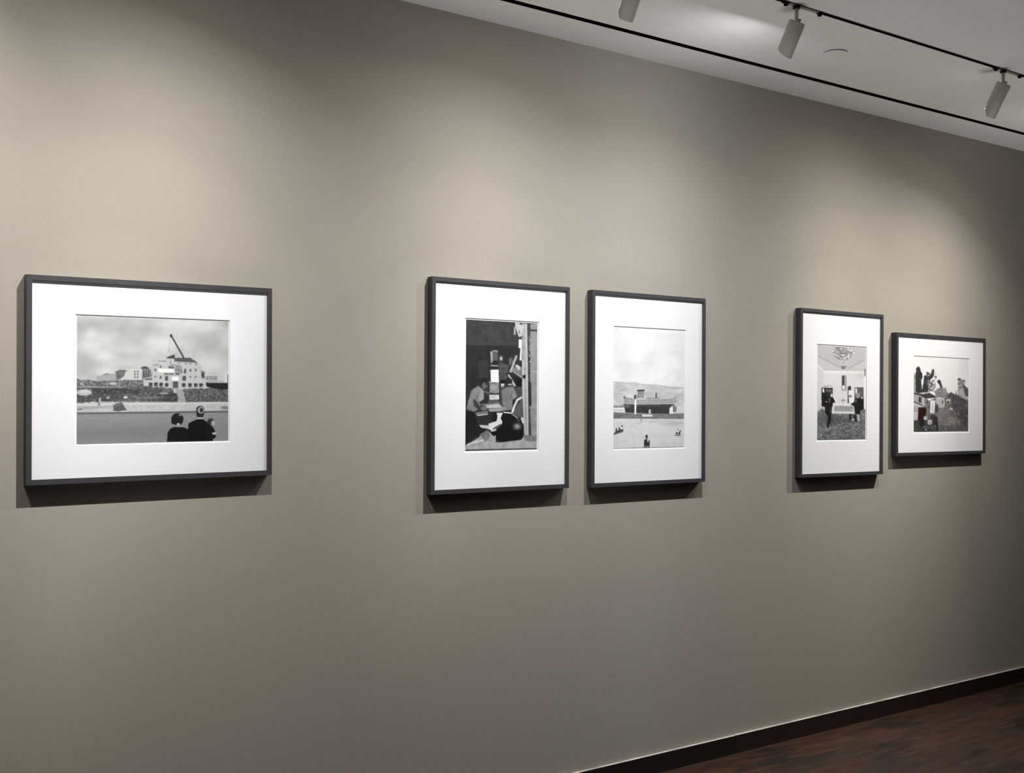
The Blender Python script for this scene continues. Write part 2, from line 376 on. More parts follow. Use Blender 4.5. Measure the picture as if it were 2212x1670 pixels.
def paint_workshop():
    P = Paint(230, 400, [(92, 58), (935, 100), (925, 1588), (87, 1610)], 48, 5)
    P.a += (P.noise(6, 10, 4)*26)[..., None]
    P.poly([(85, 50), (690, 80), (700, 340), (85, 340)], 62, tex=14, cells=(20, 20))
    P.poly([(85, 335), (700, 338), (700, 368), (85, 362)], 82, alpha=.5)
    P.poly([(85, 365), (380, 370), (380, 760), (85, 900)], 42, tex=10, cells=(20, 20))
    P.poly([(230, 560), (350, 530), (360, 740), (250, 760)], 58, tex=10, alpha=.8)
    P.poly([(480, 560), (600, 600), (580, 780), (490, 770)], 78, tex=18)
    P.line(480, 615, 585, 612, 6, 110)
    # window column
    P.poly([(375, 432), (468, 428), (468, 575), (385, 578)], 98, tex=20); P.poly([(380, 440), (402, 438), (408, 572), (388, 575)], 175); P.line(408, 430, 466, 430, 8, 225)
    P.poly([(408, 545), (466, 545), (466, 600), (385, 600)], 38); P.line(383, 603, 472, 608, 9, 225); P.rect(425, 630, 85, 28, 38)
    P.poly([(380, 655), (476, 650), (481, 806), (386, 800)], 248); P.rect(425, 688, 70, 5, 205)
    P.line(365, 800, 395, 800, 10, 210); P.poly([(368, 808), (482, 808), (482, 925), (430, 935), (372, 920)], 140, tex=25); P.ell(420, 860, 40, 30, 165)
    P.poly([(368, 950), (482, 948), (482, 1004), (368, 1010)], 215); P.line(370, 975, 440, 975, 8, 175); P.rect(470, 985, 14, 40, 245)
    P.soft(505, 520, 17, 26, 225); P.poly([(358, 935), (480, 935), (480, 945), (358, 948)], 60)
    P.poly([(360, 1012), (482, 1008), (482, 1045), (350, 1045)], 88, tex=20)
    # machine on the right
    P.poly([(595, 520), (640, 500), (650, 560), (600, 610)], 95, tex=20)
    P.poly([(676, 480), (700, 488), (628, 690), (600, 680)], 184, tex=20)
    P.poly([(636, 655), (690, 590), (752, 620), (752, 745), (690, 712)], 130, tex=25); P.ell(712, 632, 18, 26, 205); P.ell(690, 606, 14, 16, 215); P.ell(682, 570, 12, 18, 35)
    P.line(634, 668, 750, 748, 8, 195); P.line(634, 682, 750, 760, 7, 50)
    P.poly([(560, 690), (620, 690), (760, 770), (760, 960), (690, 980), (620, 800)], 38, tex=10)
    P.poly([(580, 708), (602, 708), (682, 842), (655, 852)], 192)
    P.ell(720, 800, 45, 50, 20); P.poly([(660, 860), (760, 850), (760, 980), (690, 975)], 78, tex=10)
    # left man
    P.poly([(100, 1120), (125, 1010), (180, 880), (240, 845), (292, 885), (302, 1000), (250, 1030), (270, 1100), (190, 1150)], 128, tex=20)
    P.poly([(150, 900), (240, 848), (268, 880), (200, 980), (140, 1090), (120, 1050)], 150, alpha=.6)
    P.poly([(268, 890), (302, 900), (304, 1000), (262, 1030), (235, 1010)], 160)
    P.ell(300, 798, 45, 40, 34); P.ell(308, 842, 26, 38, 104); P.ell(338, 850, 8, 12, 120)
    P.poly([(175, 1000), (205, 1010), (262, 1090), (340, 1085), (345, 1120), (250, 1135), (190, 1080)], 62); P.ell(305, 1110, 38, 26, 112)
    P.line(300, 905, 375, 935, 22, 100)
    P.poly([(85, 1150), (200, 1160), (240, 1260), (85, 1540)], 22); P.poly([(200, 1200), (370, 1180), (360, 1290), (250, 1310)], 46)
    # table
    P.poly([(255, 1060), (480, 1035), (560, 1090), (545, 1140), (370, 1150), (345, 1095)], 118, tex=25)
    P.poly([(325, 1072), (470, 1055), (530, 1090), (500, 1110), (345, 1112)], 196, tex=25, cells=(80, 120))
    P.line(350, 1112, 540, 1108, 7, 60); P.poly([(360, 1115), (545, 1105), (560, 1125), (480, 1145), (370, 1145)], 165)
    P.poly([(200, 1160), (350, 1135), (352, 1180), (250, 1200), (215, 1190)], 120); P.line(225, 1192, 350, 1178, 10, 225)
    # right men
    P.poly([(488, 870), (540, 870), (560, 1000), (560, 1130), (490, 1060)], 70, tex=15)
    P.poly([(510, 900), (560, 860), (650, 850), (695, 970), (640, 1010), (640, 1120), (560, 1135), (520, 1050)], 128, tex=20)
    P.poly([(640, 860), (695, 970), (655, 1005), (610, 930)], 150, alpha=.7); P.line(640, 900, 612, 1005, 8, 85)
    P.ell(524, 832, 20, 32, 215); P.ell(524, 795, 28, 22, 18); P.ell(528, 850, 8, 8, 90)
    P.ell(595, 790, 42, 40, 38); P.ell(610, 828, 28, 12, 160); P.ell(535, 1110, 36, 22, 150)
    # chair
    P.poly([(640, 1160), (748, 985), (762, 1210), (700, 1225)], 92, tex=8)
    P.poly([(622, 1158), (648, 1085), (690, 995), (752, 966), (756, 985), (705, 1020), (672, 1090), (648, 1165)], 232)
    P.poly([(710, 1225), (770, 1210), (775, 1290), (730, 1270)], 215)
    # door jamb and outer wall
    P.poly([(752, 100), (812, 105), (835, 1440), (780, 1425), (752, 960)], 168, tex=22, cells=(10, 40))
    P.poly([(785, 102), (812, 105), (832, 1420), (812, 1420)], 200); P.poly([(752, 540), (772, 540), (785, 1400), (775, 1400)], 205)
    P.poly([(815, 105), (850, 105), (858, 1110), (840, 1440), (828, 1440)], 72, tex=45, cells=(40, 160))
    P.poly([(850, 105), (940, 108), (930, 1500), (862, 1500), (848, 1110)], 156, tex=20, cells=(8, 20))
    P.poly([(838, 182), (860, 172), (935, 182), (935, 198), (850, 192)], 50); P.line(870, 668, 930, 680, 7, 205); P.line(835, 1120, 925, 1125, 6, 120)
    P.specks((835, 250, 850, 560), 26, 6, (205, 180)); P.ell(775, 735, 17, 22, 25); P.line(790, 712, 790, 735, 8, 40)
    P.poly([(825, 800), (858, 800), (862, 1080), (835, 1080)], 48, tex=12)
    # hanging cloth and notes
    P.poly([(668, 92), (772, 98), (772, 180), (750, 268), (712, 265), (690, 200), (672, 140)], 200, tex=18)
    P.poly([(658, 140), (672, 150), (678, 235), (655, 240)], 185); P.line(715, 180, 722, 225, 7, 60); P.ell(742, 108, 22, 8, 60); P.line(712, 270, 765, 255, 8, 70)
    P.poly([(712, 292), (752, 290), (748, 545), (722, 540), (732, 400), (710, 392)], 236)
    # floor, light on it, dog
    P.poly([(85, 1550), (300, 1500), (500, 1510), (740, 1478), (780, 1430), (930, 1490), (930, 1590), (85, 1612)], 178, tex=24, cells=(20, 30))
    P.poly([(762, 1420), (925, 1430), (930, 1500), (790, 1490)], 130, tex=15)
    P.poly([(88, 1545), (230, 1460), (340, 1370), (430, 1420), (445, 1510), (300, 1530), (150, 1560)], 172, tex=35, cells=(30, 40)); P.line(110, 1535, 300, 1480, 16, 225)
    P.poly([(250, 1300), (360, 1400), (200, 1440), (90, 1530), (90, 1300)], 26, alpha=.9); P.poly([(250, 1420), (350, 1360), (380, 1430), (330, 1500)], 120, tex=30)
    P.poly([(375, 1390), (445, 1340), (520, 1290), (505, 1190), (560, 1160), (640, 1165), (715, 1220), (745, 1250), (772, 1350), (755, 1450), (700, 1475), (520, 1500), (450, 1475)], 16, tex=6)
    P.ell(712, 1235, 28, 30, 60); P.soft(695, 1320, 42, 36, 178, alpha=.95); P.line(535, 1155, 622, 1165, 14, 240); P.line(622, 1165, 700, 1222, 10, 215)
    P.poly([(455, 1160), (528, 1160), (500, 1225), (520, 1262), (518, 1290), (450, 1330), (400, 1372), (355, 1350), (358, 1290), (400, 1275), (455, 1258)], 232)
    P.poly([(245, 1303), (370, 1310), (365, 1350), (275, 1338)], 205); P.poly([(420, 1335), (500, 1290), (520, 1300), (440, 1360), (400, 1375)], 90)
    P.ell(424, 1208, 38, 58, 22); P.ell(395, 1190, 26, 40, 38); P.poly([(380, 1375), (450, 1345), (448, 1372), (400, 1385)], 210)
    P.poly([(395, 1440), (445, 1425), (445, 1500), (400, 1510)], 175)
    P.poly([(88, 1595), (925, 1575), (925, 1600), (88, 1615)], 52)
    return P.result()

def paint_boat():
    P = Paint(230, 366, [(90, 75), (980, 125), (978, 1590), (88, 1603)], 228, 7, 1.04)
    P.a += (P.noise(5, 7, 4, .55)*30)[..., None]
    for a in ((150, 300, 200, 60, 216), (820, 180, 200, 50, 216), (860, 400, 160, 50, 212), (250, 540, 170, 50, 214), (500, 520, 120, 30, 218)): P.soft(*a, alpha=.6)
    for a in ((400, 280, 160, 60, 236), (700, 680, 50, 30, 242), (480, 740, 300, 40, 232), (820, 560, 150, 50, 232)): P.soft(*a, alpha=.6)
    hill = [(88, 762), (160, 758), (240, 772), (360, 770), (430, 790), (520, 796), (640, 802), (780, 824), (980, 834), (980, 1180), (88, 1180)]
    P.poly(hill, 198, tex=26, cells=(18, 40))
    for (x0, y0), (x1, y1) in zip(hill[:8], hill[1:9]): P.line(x0, y0 + 2, x1, y1 + 2, 6, 158)
    for a in ((200, 860, 120, 22, 170), (620, 850, 130, 20, 172), (560, 900, 120, 24, 178), (850, 960, 70, 40, 178), (930, 930, 50, 20, 165), (150, 930, 60, 20, 180)): P.soft(*a, alpha=.6)
    P.specks((100, 790, 970, 1040), 110, 9, (172, 205, 182, 215), alpha=.7)
    P.poly([(88, 1058), (232, 1058), (240, 1085), (88, 1082)], 138, tex=14); P.poly([(88, 1088), (235, 1082), (238, 1140), (88, 1130)], 228); P.line(90, 1112, 225, 1118, 8, 150)
    P.poly([(870, 1060), (980, 1060), (980, 1175), (870, 1150)], 222); 
    for y in (1075, 1098, 1122, 1142): P.line(885, y, 978, y + 6, 5, 160)
    P.poly([(88, 1142), (200, 1148), (450, 1165), (760, 1168), (980, 1160), (980, 1230), (88, 1214)], 122, tex=20, cells=(25, 60))
    P.poly([(445, 1172), (572, 1175), (585, 1200), (455, 1200)], 218); P.soft(160, 1178, 50, 16, 85, alpha=.6); P.line(90, 1216, 978, 1230, 8, 100); P.line(90, 1226, 978, 1240, 6, 225)
    P.poly([(86, 1228), (980, 1240), (980, 1600), (86, 1610)], 208, tex=10, cells=(20, 30))
    P.soft(850, 1290, 130, 26, 176, alpha=.8); P.line(560, 1262, 760, 1300, 5, 178); P.soft(700, 1255, 120, 10, 190); P.soft(520, 1380, 200, 60, 216, alpha=.6); P.soft(800, 1550, 200, 30, 196, alpha=.6); P.line(380, 1290, 450, 1275, 6, 165); P.rect(441, 1246, 14, 22, 120)
    # boat
    P.poly([(215, 952), (290, 972), (400, 985), (480, 982), (640, 985), (860, 980), (888, 1020), (855, 1048), (222, 1036)], 158, tex=18, cells=(40, 80))
    P.poly([(220, 1034), (400, 1044), (850, 1046), (815, 1075), (795, 1115), (790, 1166), (560, 1164), (240, 1146)], 56, tex=14, cells=(30, 60))
    P.soft(265, 1062, 40, 20, 118); P.soft(540, 1060, 280, 11, 84, alpha=.8); P.soft(830, 1058, 30, 8, 60)
    P.line(226, 1034, 420, 1043, 6, 222); P.line(420, 1043, 882, 1040, 6, 214); P.line(216, 955, 330, 980, 7, 105); P.line(400, 1010, 860, 1006, 4, 190); P.line(470, 990, 860, 984, 4, 120)
    P.poly([(392, 880), (472, 878), (476, 966), (392, 968)], 160); P.poly([(384, 862), (478, 858), (480, 880), (388, 880)], 62)
    for x in (408, 432, 457): P.line(x, 882, x, 966, 5, 105)
    P.line(390, 905, 474, 903, 5, 110); P.rect(361, 952, 26, 50, 72); P.rect(390, 940, 20, 30, 130); P.line(478, 905, 520, 912, 5, 160)
    P.poly([(618, 900), (634, 900), (636, 968), (616, 968)], 84); P.line(505, 966, 660, 968, 9, 115); P.ell(228, 952, 12, 12, 90); P.ell(870, 965, 9, 12, 125); P.ell(505, 1005, 14, 10, 190)
    P.poly([(355, 980), (377, 980), (376, 1166), (354, 1166)], 242)
    P.poly([(534, 1112), (558, 1112), (560, 1160), (532, 1160)], 222); P.line(540, 1136, 558, 1136, 5, 120)
    P.poly([(796, 1092), (836, 1066), (842, 1165), (796, 1166)], 232); P.poly([(836, 1070), (888, 1080), (884, 1140), (842, 1150)], 128); P.rect(850, 1105, 12, 70, 90)
    # figures on the sand
    P.poly([(92, 1425), (120, 1368), (160, 1352), (212, 1350), (216, 1384)], 70, tex=14); P.ell(128, 1356, 10, 15, 62); P.ell(162, 1344, 9, 13, 70); P.ell(198, 1318, 9, 14, 72); P.ell(146, 1360, 7, 12, 242); P.ell(196, 1344, 10, 14, 240)
    P.line(92, 1428, 214, 1388, 6, 150)
    P.line(858, 1440, 942, 1442, 9, 90); P.ell(888, 1416, 12, 18, 60); P.ell(920, 1412, 13, 22, 66); P.ell(906, 1392, 8, 16, 225); P.ell(902, 1368, 7, 9, 110); P.ell(934, 1386, 9, 8, 75); P.line(790, 1440, 862, 1446, 4, 180)
    P.ell(508, 1452, 14, 24, 38); P.ell(514, 1476, 9, 12, 110)
    P.poly([(478, 1492), (500, 1482), (522, 1492), (546, 1500), (545, 1596), (480, 1596), (474, 1530)], 46); P.poly([(520, 1484), (534, 1500), (524, 1528), (516, 1505)], 232); P.rect(512, 1578, 54, 18, 125)
    P.ell(470, 1585, 8, 10, 150)
    P.poly([(88, 1596), (978, 1582), (978, 1600), (88, 1610)], 130)
    return P.result()

def paint_room():
    P = Paint(150, 240, [(120, 82), (890, 128), (878, 1588), (112, 1600)], 190, 9, .98)
    P.a += (P.noise(5, 7, 3)*10)[..., None]
    P.poly([(112, 250), (180, 280), (530, 478), (600, 455), (895, 310), (895, 500), (220, 492), (112, 390)], 198)
    P.line(118, 255, 470, 440, 9, 142); P.line(600, 460, 890, 310, 9, 150)
    P.poly([(215, 525), (870, 525), (865, 1060), (215, 1060)], 220)
    P.poly([(112, 395), (215, 505), (215, 1060), (112, 1150)], 210); P.line(112, 390, 220, 500, 16, 235)
    P.poly([(215, 490), (870, 498), (870, 528), (215, 525)], 234); P.line(215, 488, 870, 494, 5, 165); P.soft(800, 580, 80, 60, 205)
    # chandelier
    P.ell(532, 195, 172, 132, 168, tex=75, cells=(70, 110)); 
    for i in range(260):
        t_ = P.rng.uniform(0, 2*PI); r_ = P.rng.uniform(.5, 1)
        P.ell(532 + 168*r_*math.cos(t_), 195 + 128*r_*math.sin(t_), P.rng.uniform(6, 15), P.rng.uniform(5, 10), (238, 115, 225, 145, 95)[i % 5], n=8)
    P.ell(530, 215, 68, 62, 140, tex=70, cells=(60, 90)); P.ell(530, 225, 34, 34, 215); P.ell(530, 215, 40, 14, 110)
    P.poly([(368, 88), (700, 108), (700, 132), (368, 112)], 175, tex=50, cells=(70, 110))
    P.rect(534, 398, 12, 70, 150); P.ell(534, 425, 50, 14, 120); P.ell(534, 408, 30, 8, 215); P.ell(530, 452, 34, 12, 105); P.rect(534, 365, 16, 14, 110)
    # picture on far wall and candlestick
    P.rect(540, 688, 74, 240, 110); P.rect(540, 685, 60, 222, 170); P.rect(530, 650, 34, 150, 62, tex=20); P.ell(533, 750, 18, 22, 246); P.rect(535, 788, 56, 18, 225)
    P.rect(530, 968, 70, 9, 85); P.rect(530, 950, 40, 16, 165); P.rect(525, 1000, 10, 50, 165)
    # cabinets, doorway
    P.rect(272, 915, 178, 300, 34, tex=10); P.rect(212, 808, 28, 62, 244); P.poly([(250, 785), (350, 785), (350, 835), (250, 835)], 88, tex=40, cells=(60, 90)); P.specks((200, 725, 350, 770), 26, 9, (235, 160, 140))
    P.rect(628, 880, 58, 260, 64); P.poly([(612, 800), (690, 808), (694, 860), (700, 1008), (622, 1010), (612, 900)], 238); P.ell(658, 772, 20, 24, 225); P.ell(632, 770, 24, 36, 60); P.ell(640, 900, 26, 20, 120)
    P.rect(780, 905, 146, 290, 96, tex=40, cells=(60, 90)); P.rect(734, 812, 26, 86, 232); P.line(712, 768, 850, 762, 8, 60); P.rect(800, 1010, 110, 160, 36)
    P.poly([(858, 590), (885, 590), (884, 1120), (856, 1090)], 238); P.poly([(868, 470), (886, 460), (886, 580), (872, 580)], 88)
    # table
    P.poly([(368, 1028), (690, 1030), (704, 1178), (348, 1170)], 226); P.poly([(392, 1050), (684, 1054), (692, 1146), (378, 1140)], 158, tex=40, cells=(70, 120)); P.line(372, 1040, 690, 1042, 12, 240)
    # carpet
    P.poly([(110, 1168), (185, 1095), (250, 1130), (348, 1176), (704, 1180), (800, 1130), (884, 1110), (880, 1600), (108, 1610)], 112, tex=62, cells=(50, 80))
    for a in ((330, 1280, 130, 60, 62), (560, 1280, 150, 40, 74), (180, 1250, 60, 120, 95), (640, 1560, 200, 40, 80)): P.soft(*a, alpha=.7)
    P.specks((140, 1340, 870, 1590), 150, 9, (165, 185, 70, 60)); P.specks((400, 1190, 860, 1340), 40, 8, (150, 60))
    # figures
    P.poly([(188, 1050), (190, 900), (232, 840), (300, 845), (345, 900), (372, 930), (402, 1000), (360, 1005), (345, 1090), (340, 1190), (330, 1300), (290, 1400), (262, 1395), (290, 1240), (245, 1170), (235, 1070)], 24, tex=8)
    P.ell(262, 868, 34, 38, 30); P.ell(288, 884, 12, 10, 90); P.ell(342, 882, 17, 34, 220); P.ell(325, 850, 26, 18, 60); P.poly([(300, 930), (325, 930), (320, 1000), (300, 1010)], 95); P.ell(258, 990, 15, 7, 200); P.rect(322, 1130, 14, 60, 70)
    P.poly([(640, 1028), (690, 1000), (715, 955), (760, 925), (830, 935), (856, 1110), (800, 1130), (795, 1190), (718, 1185), (700, 1060)], 26, tex=8)
    P.ell(760, 890, 34, 44, 150, tex=30); P.ell(728, 928, 16, 12, 60); P.ell(828, 930, 16, 12, 210); P.poly([(720, 960), (745, 950), (735, 1000), (715, 1010)], 100)
    P.poly([(622, 1180), (655, 1180), (660, 1280), (618, 1275)], 40); P.poly([(690, 1195), (740, 1200), (748, 1300), (712, 1310), (690, 1250)], 38); P.ell(685, 1272, 26, 14, 190); P.poly([(745, 1185), (790, 1190), (790, 1300), (752, 1290)], 175)
    P.line(800, 1190, 805, 1310, 7, 70); P.poly([(108, 1592), (880, 1578), (880, 1600), (108, 1612)], 78)
    return P.result()

def paint_trees():
    P = Paint(200, 166, [(130, 90), (1195, 140), (1175, 1550), (120, 1562)], 236, 11, 1.0)
    P.soft(1150, 250, 160, 300, 222)
    P.ragged([(120, 440), (165, 440), (170, 800), (120, 820)], 150, 8, 20, tex=25)
    P.ragged([(160, 810), (162, 450), (178, 320), (215, 292), (252, 320), (262, 400), (296, 450), (276, 560), (275, 640), (300, 810)], 52, 9, 18, tex=20, cells=(40, 40))
    P.ragged([(270, 800), (318, 600), (322, 500), (345, 468), (372, 470), (385, 400), (430, 420), (450, 440), (480, 352), (525, 350), (515, 450), (490, 520), (430, 570), (420, 640), (410, 800)], 60, 9, 18, tex=22, cells=(40, 40))
    P.poly([(380, 455), (445, 440), (450, 470), (390, 490)], 150); P.ell(440, 610, 30, 30, 120)
    P.specks((400, 560, 540, 800), 60, 17, (60, 90, 130, 210), alpha=.9)
    P.blob(550, 495, 28, 26, 100); P.ell(548, 530, 18, 22, 190); P.ell(548, 432, 12, 12, 180)
    P.ragged([(578, 575), (610, 552), (650, 570), (668, 640), (690, 720), (650, 720), (625, 650), (585, 605)], 58, 7, 16, tex=18)
    P.ragged([(545, 810), (562, 745), (640, 690), (740, 738), (790, 812), (795, 905), (540, 900)], 132, 8, 20, tex=30, cells=(60, 50)); P.specks((620, 710, 760, 800), 26, 13, (185, 160, 100))
    P.ragged([(775, 830), (850, 792), (900, 820), (1050, 850), (1060, 980), (900, 1020), (770, 900)], 82, 8, 18, tex=26, cells=(60, 50))
    P.poly([(926, 850), (946, 728), (962, 850)], 140); P.line(975, 600, 975, 850, 14, 225)
    P.ragged([(984, 850), (988, 600), (980, 530), (1008, 512), (1050, 545), (1130, 555), (1120, 600), (1110, 660), (1140, 700), (1190, 735), (1185, 960), (1060, 970)], 158, 8, 18, tex=40, cells=(60, 50))
    P.blob(1012, 540, 38, 30, 88); P.blob(1080, 580, 50, 26, 120, tex=40); P.ragged([(1050, 620), (1120, 660), (1190, 740), (1180, 880), (1120, 850)], 86, 8, 16, tex=20); P.specks((985, 600, 1110, 760), 30, 13, (215, 110, 90))
    P.poly([(990, 760), (1080, 700), (1130, 860), (1180, 880), (1180, 980), (1050, 960)], 175, tex=20)
    # ground and scrub
    P.poly([(118, 1075), (560, 900), (860, 900), (1180, 1000), (1180, 1560), (115, 1570)], 112, tex=30, cells=(60, 60))
    P.ragged([(850, 900), (1000, 860), (1185, 960), (1180, 1555), (1040, 1400), (960, 1250), (860, 1100)], 84, 9, 20, tex=30, cells=(40, 40))
    P.poly([(600, 1180), (760, 1080), (900, 1200), (1000, 1330), (900, 1450), (600, 1420)], (122, 114, 112), tex=32, cells=(60, 60), alpha=.8)
    P.poly([(560, 1430), (1180, 1430), (1180, 1560), (580, 1560)], 92, tex=22, cells=(50, 50))
    P.ell(850, 1118, 34, 28, 190); P.ell(845, 1150, 22, 14, 60); P.poly([(820, 1150), (900, 1160), (930, 1260), (830, 1260)], (104, 92, 90), tex=12)
    P.line(940, 1240, 1010, 1290, 14, 50)
    for y, x0, x1 in ((1300, 770, 860), (1308, 830, 910), (1345, 800, 900), (1385, 800, 920), (1420, 740, 840)): P.line(x0, y, x1, y + 6, 10, (176, 162, 152))
    P.specks((580, 1100, 1000, 1500), 120, 11, (150, 85, 130, 165), alpha=.8)
    # houses
    P.poly([(122, 800), (300, 830), (430, 805), (540, 865), (560, 900), (330, 920), (122, 850)], 62, tex=16)
    P.poly([(122, 830), (280, 870), (290, 1090), (122, 1090)], 164, tex=16); P.poly([(222, 885), (272, 890), (268, 1000), (218, 985)], 56)
    P.poly([(280, 880), (400, 930), (420, 1090), (290, 1080)], 132, tex=30, cells=(50, 50)); P.rect(310, 970, 36, 150, 190); P.rect(385, 990, 20, 90, 60)
    P.poly([(122, 960), (290, 1040), (290, 1060), (122, 990)], 80); P.poly([(122, 1000), (300, 1070), (300, 1085), (122, 1035)], 200)
    P.poly([(448, 950), (542, 955), (520, 1200), (438, 1190)], 234); P.line(495, 990, 488, 1180, 12, 140); P.line(462, 1000, 458, 1160, 6, 170); P.rect(410, 1080, 36, 60, 90)
    P.poly([(548, 900), (720, 900), (722, 1080), (640, 1100), (560, 1060)], 178, tex=14); P.rect(620, 908, 80, 14, 240); P.rect(685, 985, 26, 60, 90); P.rect(712, 1000, 16, 60, 220)
    P.poly([(755, 930), (832, 930), (825, 1010), (760, 1010)], 202); P.ell(790, 985, 24, 22, 48)
    P.poly([(545, 1010), (600, 1040), (590, 1180), (530, 1170)], 72, tex=14)
    # foreground left
    P.poly([(122, 1090), (220, 1090), (210, 1330), (122, 1340)], 150, tex=30); P.poly([(122, 1170), (205, 1180), (195, 1330), (122, 1340)], 185)
    P.ragged([(118, 1340), (360, 1330), (560, 1240), (600, 1560), (115, 1570)], 62, 9, 20, tex=26, cells=(50, 50))
    P.poly([(218, 1085), (368, 1088), (358, 1345), (200, 1340)], (44, 21, 19)); P.blob(350, 1295, 44, 48, 178); P.blob(432, 1372, 52, 66, 168, tex=40, cells=(50, 50)); P.blob(490, 1262, 60, 42, (70, 52, 52))
    P.blob(275, 1400, 62, 70, 34); P.ragged([(500, 1280), (580, 1260), (600, 1540), (510, 1540)], 50, 6, 16, tex=12); P.specks((300, 1440, 560, 1550), 30, 14, (150, 110, 40))
    return P.result()

PAINTERS = [paint_crane, paint_workshop, paint_boat, paint_room, paint_trees]

def print_mat(name):
    m = mat(name, (.5, .5, .5), .55, .25)
    nt = m.node_tree
    at = nt.nodes.new('ShaderNodeVertexColor'); at.layer_name = 'ink'
    nt.links.new(at.outputs['Color'], nt.nodes['Principled BSDF'].inputs['Base Color'])
    return m

def print_mesh(name, x0, x1, z0, z1, y, img, m, parent):
    h, w, _ = img.shape
    xs = np.linspace(x0, x1, w); zs = np.linspace(z1, z0, h)
    X, Z = np.meshgrid(xs, zs)
    co = np.stack([X, np.full_like(X, y), Z], -1).reshape(-1, 3)
    i = np.arange(h*w).reshape(h, w)
    q = np.stack([i[:-1, :-1], i[1:, :-1], i[1:, 1:], i[:-1, 1:]], -1).reshape(-1, 4)
    me = bpy.data.meshes.new(name)
    me.vertices.add(len(co)); me.vertices.foreach_set('co', co.ravel())
    me.loops.add(q.size); me.loops.foreach_set('vertex_index', q.ravel().astype(np.int32))
    me.polygons.add(len(q))
    me.polygons.foreach_set('loop_start', (np.arange(len(q))*4).astype(np.int32))
    me.polygons.foreach_set('loop_total', np.full(len(q), 4, np.int32))
    me.update(calc_edges=True)
    at = me.color_attributes.new('ink', 'FLOAT_COLOR', 'POINT')
    col = np.ones((h*w, 4), np.float32); col[:, :3] = img.reshape(-1, 3)
    at.data.foreach_set('color', col.ravel())
    me.materials.append(m)
    o = bpy.data.objects.new(name, me); C.objects.link(o); o.parent = parent
    return o

# ------------------------------------------------------------------ framed photographs
T = .033; REC = .0075; FW = .0155
def ring(bm, ox0, ox1, oz0, oz1, ix0, ix1, iz0, iz1, yf, yb):
    """rectangular moulding: front at yf (towards the room), back at yb"""
    def loop(x0, x1, z0, z1, y):
        return [bm.verts.new(p) for p in ((x0, y, z0), (x1, y, z0), (x1, y, z1), (x0, y, z1))]
    of, ob = loop(ox0, ox1, oz0, oz1, yf), loop(ox0, ox1, oz0, oz1, yb)
    nf, nb = loop(ix0, ix1, iz0, iz1, yf), loop(ix0, ix1, iz0, iz1, yb)
    for a, b in ((of, nf), (nf, nb), (nb, ob), (ob, of)):
        for i in range(4):
            j = (i + 1) % 4
            bm.faces.new([a[i], a[j], b[j], b[i]])

def framed(label, cx, cz, ang, w, h, win, prt, img, group):
    t = thing('framed_photograph', label, 'framed photograph', (cx, 0, cz), (0, -ang, 0), group)
    hx, hz = w/2, h/2
    bm = bmesh.new()
    ring(bm, -hx, hx, -hz, hz, -hx + FW, hx - FW, -hz + FW, hz - FW, -T, -.002)
    bevel(bm, .0008, 1)
    obj('frame', bm, M['frame'], t)
    ym = -(T - REC)
    a, b, c_, d = win
    bm = bmesh.new()      # mat board with bevelled window
    e = .0004
    def loop(x0, x1, z0, z1, y):
        return [bm.verts.new(p) for p in ((x0, y, z0), (x1, y, z0), (x1, y, z1), (x0, y, z1))]
    o1 = loop(-hx + FW - e + .0008, hx - FW + e - .0008, -hz + FW - e + .0008, hz - FW + e - .0008, ym)
    i1 = loop(a, b, c_, d, ym)
    i2 = loop(a + .0024, b - .0024, c_ + .0024, d - .0024, ym + .0028)
    for k in range(4):
        j = (k + 1) % 4
        bm.faces.new([o1[k], o1[j], i1[j], i1[k]])
        f = bm.faces.new([i1[k], i1[j], i2[j], i2[k]]); f.material_index = 1
    mo = obj('mat_board', bm, [M['mat'], M['bevel']], t)
    # the white margin board under the window
    bm = bmesh.new(); box(bm, a - .01, b + .01, ym + .003, ym + .0045, c_ - .01, d + .01)
    mg = obj('print_margin', bm, M['paper'], t)
    p0, p1, q0, q1 = prt
    print_mesh('photographic_print', p0, p1, q0, q1, ym + .0026, img, print_mat('print_ink'), t)
    bm = bmesh.new(); box(bm, -hx + FW + .001, hx - FW - .001, -.010, -.004, -hz + FW + .001, hz - FW - .001)
    obj('backing_board', bm, M['backing'], t)
    return t

K = [p() for p in PAINTERS]
G = 'charcoal framed black and white photographs on the taupe wall'
F = [(1.2235, 1.6383, .0087, .7803, .6266), (2.5691, 1.6383, .0009, .6497, .8052), (3.3366, 1.6363, .0012, .6491, .8065),
     (4.6072, 1.6309, -.0036, .6301, .8043), (5.4316, 1.6307, -.0030, .7996, .6320)]
WIN = [(-.248, .246, -.1990, .2015), (-.1735, .1765, -.2515, .2572), (-.2032, .2120, -.2535, .2612),
       (-.1880, .1925, -.2312, .2358), (-.2460, .2590, -.2005, .2025)]
PRT = [(-.2425, .2405, -.1948, .1962), (-.1676, .1693, -.2445, .2508), (-.2004, .2030, -.2482, .2535),
       (-.1798, .1855, -.2255, .2290), (-.2394, .2490, -.1936, .1990)]
LB = ['wide landscape framed photograph of people watching a crane over a pale building, leftmost picture',
      'tall framed photograph of a dark workshop with a dog in its doorway',
      'tall framed photograph of a stranded boat on a pale beach under a big sky',
      'tall framed photograph of a room with chandelier, table and dark-clad figures',
      'landscape framed photograph of tall dark trees above houses, farthest right picture']
for i in range(5):
    x, z, a, w, h = F[i]
    framed(LB[i], x, z, a, w, h, WIN[i], PRT[i], K[i], G)

